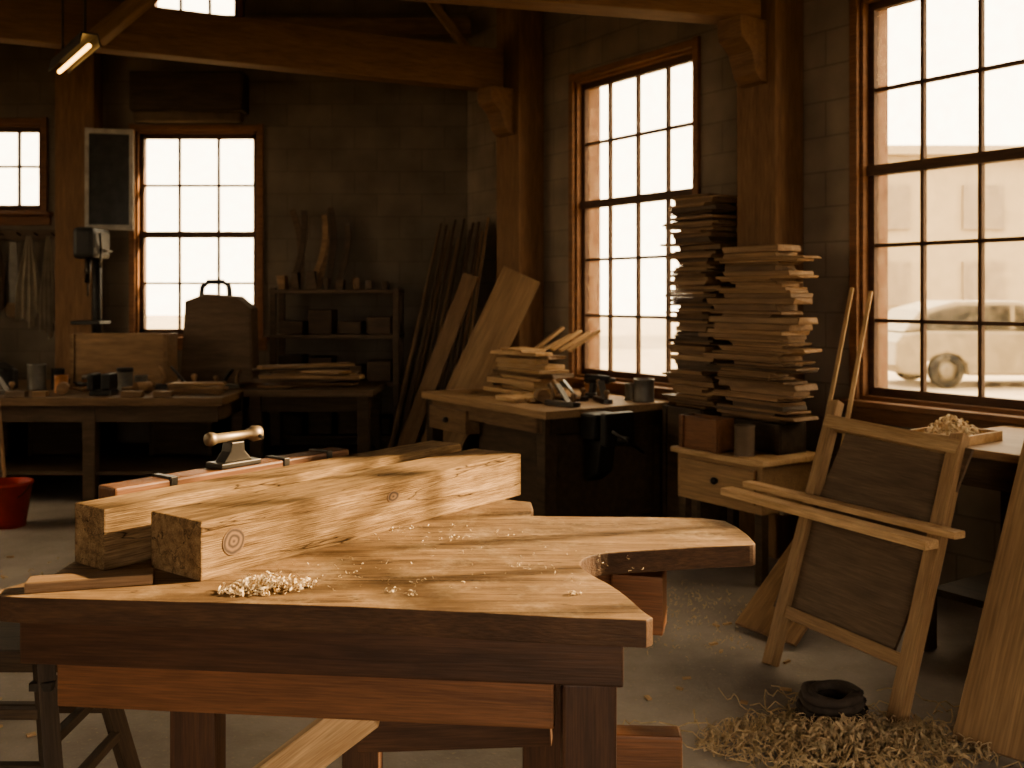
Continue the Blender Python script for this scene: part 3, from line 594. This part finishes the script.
mb.obj('rope_coil',M_ROPE,Matrix.Translation((1.12,3.5,.0)),label='dark coil of rope lying among shavings',category='rope')
for i in range(24):
    x,y=(R.uniform(-2.9,-1.3),R.uniform(3.2,6)) if i<12 else (R.uniform(.5,1.3),R.uniform(3.5,4.6))
    boxo('wood_chip',(R.uniform(.02,.05),R.uniform(.01,.02),.008),Matrix.Translation((x,y,.005))@Euler((0,0,R.random()*6)).to_matrix().to_4x4(),W_PALE,bev=.001,label='small wood chip on concrete floor',category='wood chip',group='chips on floor')
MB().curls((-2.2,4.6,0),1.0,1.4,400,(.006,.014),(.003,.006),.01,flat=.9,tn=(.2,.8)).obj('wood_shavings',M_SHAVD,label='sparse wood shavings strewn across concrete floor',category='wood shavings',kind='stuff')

# ------------------------------------------------------------ foreground bench
t=thing('workbench','heavy dark wooden workbench with irregular live edge top','workbench')
top=[(-1.045,2.035),(-.985,2.15),(-.99,2.38),(-.45,3.1),(-.2,3.03),(.055,2.90),(.06,2.80),(.05,2.72),(.2,2.71),(.36,2.705),(.51,2.695),(.565,2.66),(.582,2.59),(.59,2.50),(.588,2.415)]
cv=[(.588,2.415),(.575,2.398),(.47,2.385),(.36,2.36),(.27,2.34),(.195,2.32),(.158,2.27),(.150,2.21),(.172,2.14),(.205,2.07),(.232,1.98),(.248,1.90),(.262,1.86)]
for _ in range(2):
    q=[cv[0]]
    for (ax,ay),(bx_,by_) in zip(cv,cv[1:]): q+=[(.75*ax+.25*bx_,.75*ay+.25*by_),(.25*ax+.75*bx_,.25*ay+.75*by_)]
    cv=q+[cv[-1]]
top=top+cv[1:]+[(.248,1.845),(0.1,1.862),(-.1,1.895),(-.3,1.925),(-.5,1.945),(-.75,1.965),(-.98,1.985),(-1.04,2.0)]
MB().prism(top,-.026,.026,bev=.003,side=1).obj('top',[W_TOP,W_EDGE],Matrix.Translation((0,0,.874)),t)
def BB(name,p0,p1,w,h,mat,up=(0,0,1)): return beamo(name,p0,p1,w,h,mat,t,.005,up)
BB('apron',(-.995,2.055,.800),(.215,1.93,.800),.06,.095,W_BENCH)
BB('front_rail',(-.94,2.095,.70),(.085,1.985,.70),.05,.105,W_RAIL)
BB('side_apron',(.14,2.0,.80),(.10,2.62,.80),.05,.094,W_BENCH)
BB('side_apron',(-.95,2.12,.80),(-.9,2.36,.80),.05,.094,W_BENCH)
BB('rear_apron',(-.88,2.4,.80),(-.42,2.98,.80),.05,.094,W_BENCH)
BB('wing_support',(-.05,2.55,.80),(.36,2.46,.80),.09,.094,W_RAIL)
BB('wing_support',(.25,2.45,.76),(.37,2.42,.76),.1,.14,W_RAIL)
for (x,y) in ((.15,1.975),(-.74,2.36),(-.43,2.88),(.08,2.62)):
    MB().box((.75,.105,.095),bev=.006).obj('leg',W_BENCH,Matrix.Translation((x,y,.375))@VX,t)
BB('stretcher',(-.40,2.60,.36),(.10,2.55,.40),.055,.08,W_BENCH)
BB('stretcher',(.19,2.05,.56),(.345,2.04,.56),.055,.1,W_RAIL)
BB('diagonal_brace',(-.36,2.5,.47),(-.95,2.5,.02),.05,.1,W_PALE)
MB().curls((-.50,2.04,.9),.095,.045,420,(.005,.012),(.0025,.005),.026,rot=.3,flat=1.2,tn=(.15,.5)).obj('wood_shavings',M_SHAV,label='small pile of curled wood shavings on bench',category='wood shavings',kind='stuff')
mb=MB(); mb.curls((-.15,2.5,.9),.2,.12,50,(.003,.007),(.001,.002),.001,flat=1.2,tn=(.2,.6)); mb.curls((0,2.2,.9),.3,.2,50,(.003,.007),(.001,.002),.001,flat=1.2,tn=(.2,.6)); mb.curls((-.35,2.15,.9),.2,.12,50,(.003,.007),(.001,.002),.001,flat=1.2,tn=(.2,.6))
mb.curls((-.24,2.02,.9),.012,.006,8,(.004,.007),(.003,.005),.002,tn=(.15,.5)); mb.curls((-.2,2.0,.9),.012,.008,8,(.004,.007),(.003,.005),.002,tn=(.15,.5)); mb.curls((.12,2.0,.9),.02,.01,12,(.004,.007),(.003,.005),.002,tn=(.15,.5))
mb.obj('wood_shavings',M_SHAV,label='scattered wood crumbs on the bench top',category='wood shavings',kind='stuff')

# timbers on the bench
D=Vector((.6,.8,0)); PP=Vector((-.8,.6,0)); C0=Vector((-.652,2.09,0)); AN=math.atan2(.8,.6)
def AL(a,p,z,rx=0): return Matrix.Translation(C0+D*a+PP*p+Vector((0,0,z)))@Euler((0,0,AN)).to_matrix().to_4x4()
tt=thing('timber_beam','squared pine timber with round knots lying on bench','timber',AL(0,0,.9))
MB().box((1.13,.180,.125),bev=.004).obj('body',W_TIMBER,Matrix.Translation((.567,.090,.0625)),tt)
fl=Euler((pi/2,0,0)).to_matrix().to_4x4()
MB().cyl(.029,.029,.002,(0,0,0),seg=32).obj('knot',M_KNOT,Matrix.Translation((.085,-.0005,.068))@fl,tt)
MB().cyl(.018,.018,.002,(0,0,0),seg=32).obj('knot',M_KNOT,Matrix.Translation((.58,-.0005,.085))@Matrix.Diagonal((1.2,1,.8,1))@fl,tt)
MB().box((1.21,.12,.134),bev=.004).obj('timber_beam',W_TIMBER,AL(.53,.296,.967),label='squared pine timber lying behind a second timber',category='timber')
tt=thing('clamp_rail','dark wooden rail with metal bands on bench','rail',AL(.43,.435,.9))
MB().box((.76,.075,.142),bev=.006).obj('body',W_RAIL,Matrix.Translation((0,0,.071)),tt)
for x in (-.22,.14,.3): MB().box((.02,.081,.146),(x,0,.0735),bev=.002).obj('metal_band',M_METAL,None,tt)
tt=thing('bench_clamp','worn bronze coloured clamp screw on wooden rail','clamp',AL(.42,.435,1.0425))
MB().box((.13,.07,.014),(0,0,.007),bev=.003).obj('base_plate',M_METAL,None,tt)
MB().prism([(-.045,.014),(.045,.014),(.022,.04),(.02,.065),(-.02,.065),(-.025,.04)],-.02,.02,XZ,bev=.003).obj('pedestal',M_METAL,None,tt)
MB().lathe([(0,-.085),(.016,-.085),(.019,-.075),(.016,-.062),(.013,-.06),(.013,.05),(.017,.055),(.022,.065),(.02,.085),(.01,.09),(0,.09)],Matrix.Translation((0,0,.078))@Euler((0,pi/2,0)).to_matrix().to_4x4()).obj('screw_barrel',M_BRONZE,None,tt)
MB().rod((.07,-.035,.07),(.07,.035,.086),.005).obj('tommy_bar',M_METAL,None,tt)
beamo('lumber_board',(-.985,2.03,.9115),(-.75,2.095,.9115),.055,.022,W_MID,label='short thin board lying at timber ends',category='board')

t=thing('step_stool','small dark wooden stool with splayed legs and rungs','stool')
MB().box((.36,.34,.035),bev=.006).obj('seat',W_DARK,Matrix.Translation((-1.335,2.67,.5925)),t)
fe=[(-1.09,2.42),(-1.58,2.42),(-1.09,2.93),(-1.58,2.93)]; tp=[(-1.19,2.54),(-1.48,2.54),(-1.19,2.80),(-1.48,2.80)]
for (a,b),(c,d) in zip(fe,tp): beamo('leg',(a,b,0.015),(c,d,.576),.045,.045,W_DARK,t)
def lp(i,f): return Vector((fe[i][0]*(1-f)+tp[i][0]*f,fe[i][1]*(1-f)+tp[i][1]*f,.576*f))
for i,j,f in ((0,1,.78),(0,2,.66),(1,3,.66),(2,3,.78),(0,1,.56),(2,3,.56),(0,2,.42),(1,3,.42)): beamo('rung',lp(i,f),lp(j,f),.026,.026,W_DARK,t)
for i in range(4): MB().box((.056,.056,.02)).obj('metal_band',M_METAL,Matrix.Translation(lp(i,.9)),t)

# ------------------------------------------------------------ outside
MB().box((120,120,.1),(10,20,-.17)).obj('ground',M_GROUND,kind='structure')
t=thing('building','pale two storey building across the street','building',Matrix.Translation((22,34,-.12)))
MB().box((22,8,6.4),(0,4,3.2)).obj('facade',M_BLDG,None,t)
for i in range(6):
    for z in (2,4.6): MB().box((1.4,.1,1.5),(-9.2+i*3.2,-.05,z)).obj('window',M_BWIN,None,t)
MB().box((22.4,.5,.3),(0,-.2,6.5)).obj('cornice',M_BLDG,None,t)
t=thing('building','added unseen pale building that blocks sun from the windows','building',Matrix.Translation((13,11.7,-.12)))  # added out of view to keep sun patches off the left floor
MB().box((2,8.6,9),(0,0,4.5)).obj('facade',M_BLDG,None,t)
for i in range(3):
    for z in (2,5.2): MB().box((.1,1.3,1.5),(-1.02,-2.8+i*2.8,z)).obj('window',M_BWIN,None,t)
t=thing('car','cream hatchback car parked outside the window','car',Matrix.Translation((6.65,18.2,-.12)))
fx=lambda P:[(4.4-a,b) for a,b in P]
MB().prism(fx([(.02,.35),(0,.55),(.12,.72),(.5,.84),(1.15,.95),(1.45,.98),(3.75,1.0),(4.25,.95),(4.38,.8),(4.4,.4),(4.25,.25),(3.9,.22),(3.86,.42),(3.7,.56),(3.5,.61),(3.3,.56),(3.14,.42),(3.1,.22),(1.25,.22),(1.21,.42),(1.05,.56),(.85,.61),(.65,.56),(.49,.42),(.45,.22),(.15,.25)]),-.84,.84,XZ,bev=.05).obj('body',M_CAR,None,t)
MB().prism(fx([(1.1,.95),(1.75,1.4),(2.2,1.52),(3.3,1.52),(3.9,1.36),(4.2,.98)]),-.72,.72,XZ,bev=.06).obj('cabin',M_CAR,None,t)
MB().prism(fx([(1.35,1.0),(1.83,1.36),(2.25,1.43),(2.25,1.0)]),-.735,.735,XZ).obj('side_window',M_CARG,None,t); MB().prism(fx([(2.35,1.0),(2.35,1.43),(3.25,1.43),(3.75,1.3),(3.95,1.02)]),-.735,.735,XZ).obj('side_window',M_CARG,None,t)
for x in (.9,3.55):
    for y in (-.78,.78):
        w=MB().lathe([(.18,-.1),(.27,-.1),(.30,-.06),(.30,.06),(.27,.1),(.18,.1)],Euler((pi/2,0,0)).to_matrix().to_4x4()).obj('wheel',M_TYRE,Matrix.Translation((x,y,.30)),t)
        MB().lathe([(0,-.08),(.05,-.1),(.18,-.07),(.18,.07),(.05,.1),(0,.08)],Euler((pi/2,0,0)).to_matrix().to_4x4()).obj('rim',M_RIM,None,w)
MB().box((.06,.3,.12),(4.34,-.6,.65),bev=.02).obj('headlight',M_RIM,None,t)

# ------------------------------------------------------------ light
w=bpy.data.worlds.new('World'); scene.world=w; w.use_nodes=True
bg=w.node_tree.nodes['Background']; bg.inputs[0].default_value=(1,.885,.73,1); bg.inputs[1].default_value=7.5
sd=Vector((.965,.262,0)).normalized()*math.cos(math.radians(25))+Vector((0,0,math.sin(math.radians(25))))
su=bpy.data.lights.new('sun','SUN'); su.energy=22; su.color=(1,.82,.59); su.angle=math.radians(.9)
so_=bpy.data.objects.new('sun',su); col.objects.link(so_); so_.matrix_basis=sd.to_track_quat('Z','Y').to_matrix().to_4x4(); so_.location=(8,5,6)

cam=bpy.data.cameras.new('camera'); cam.sensor_width=36; cam.lens=36*1000/1024; cam.shift_y=-(384-295)/1024
cam.clip_end=300; cam.dof.use_dof=True; cam.dof.focus_distance=2.35; cam.dof.aperture_fstop=4.5
co=bpy.data.objects.new('camera',cam); col.objects.link(co); co.location=(0,0,1.5); co.rotation_euler=(pi/2,0,0)
scene.camera=co
try:
    scene.view_settings.view_transform='AgX'; scene.view_settings.look='AgX - Medium High Contrast'; scene.view_settings.exposure=.12
except Exception as ex: print(ex)
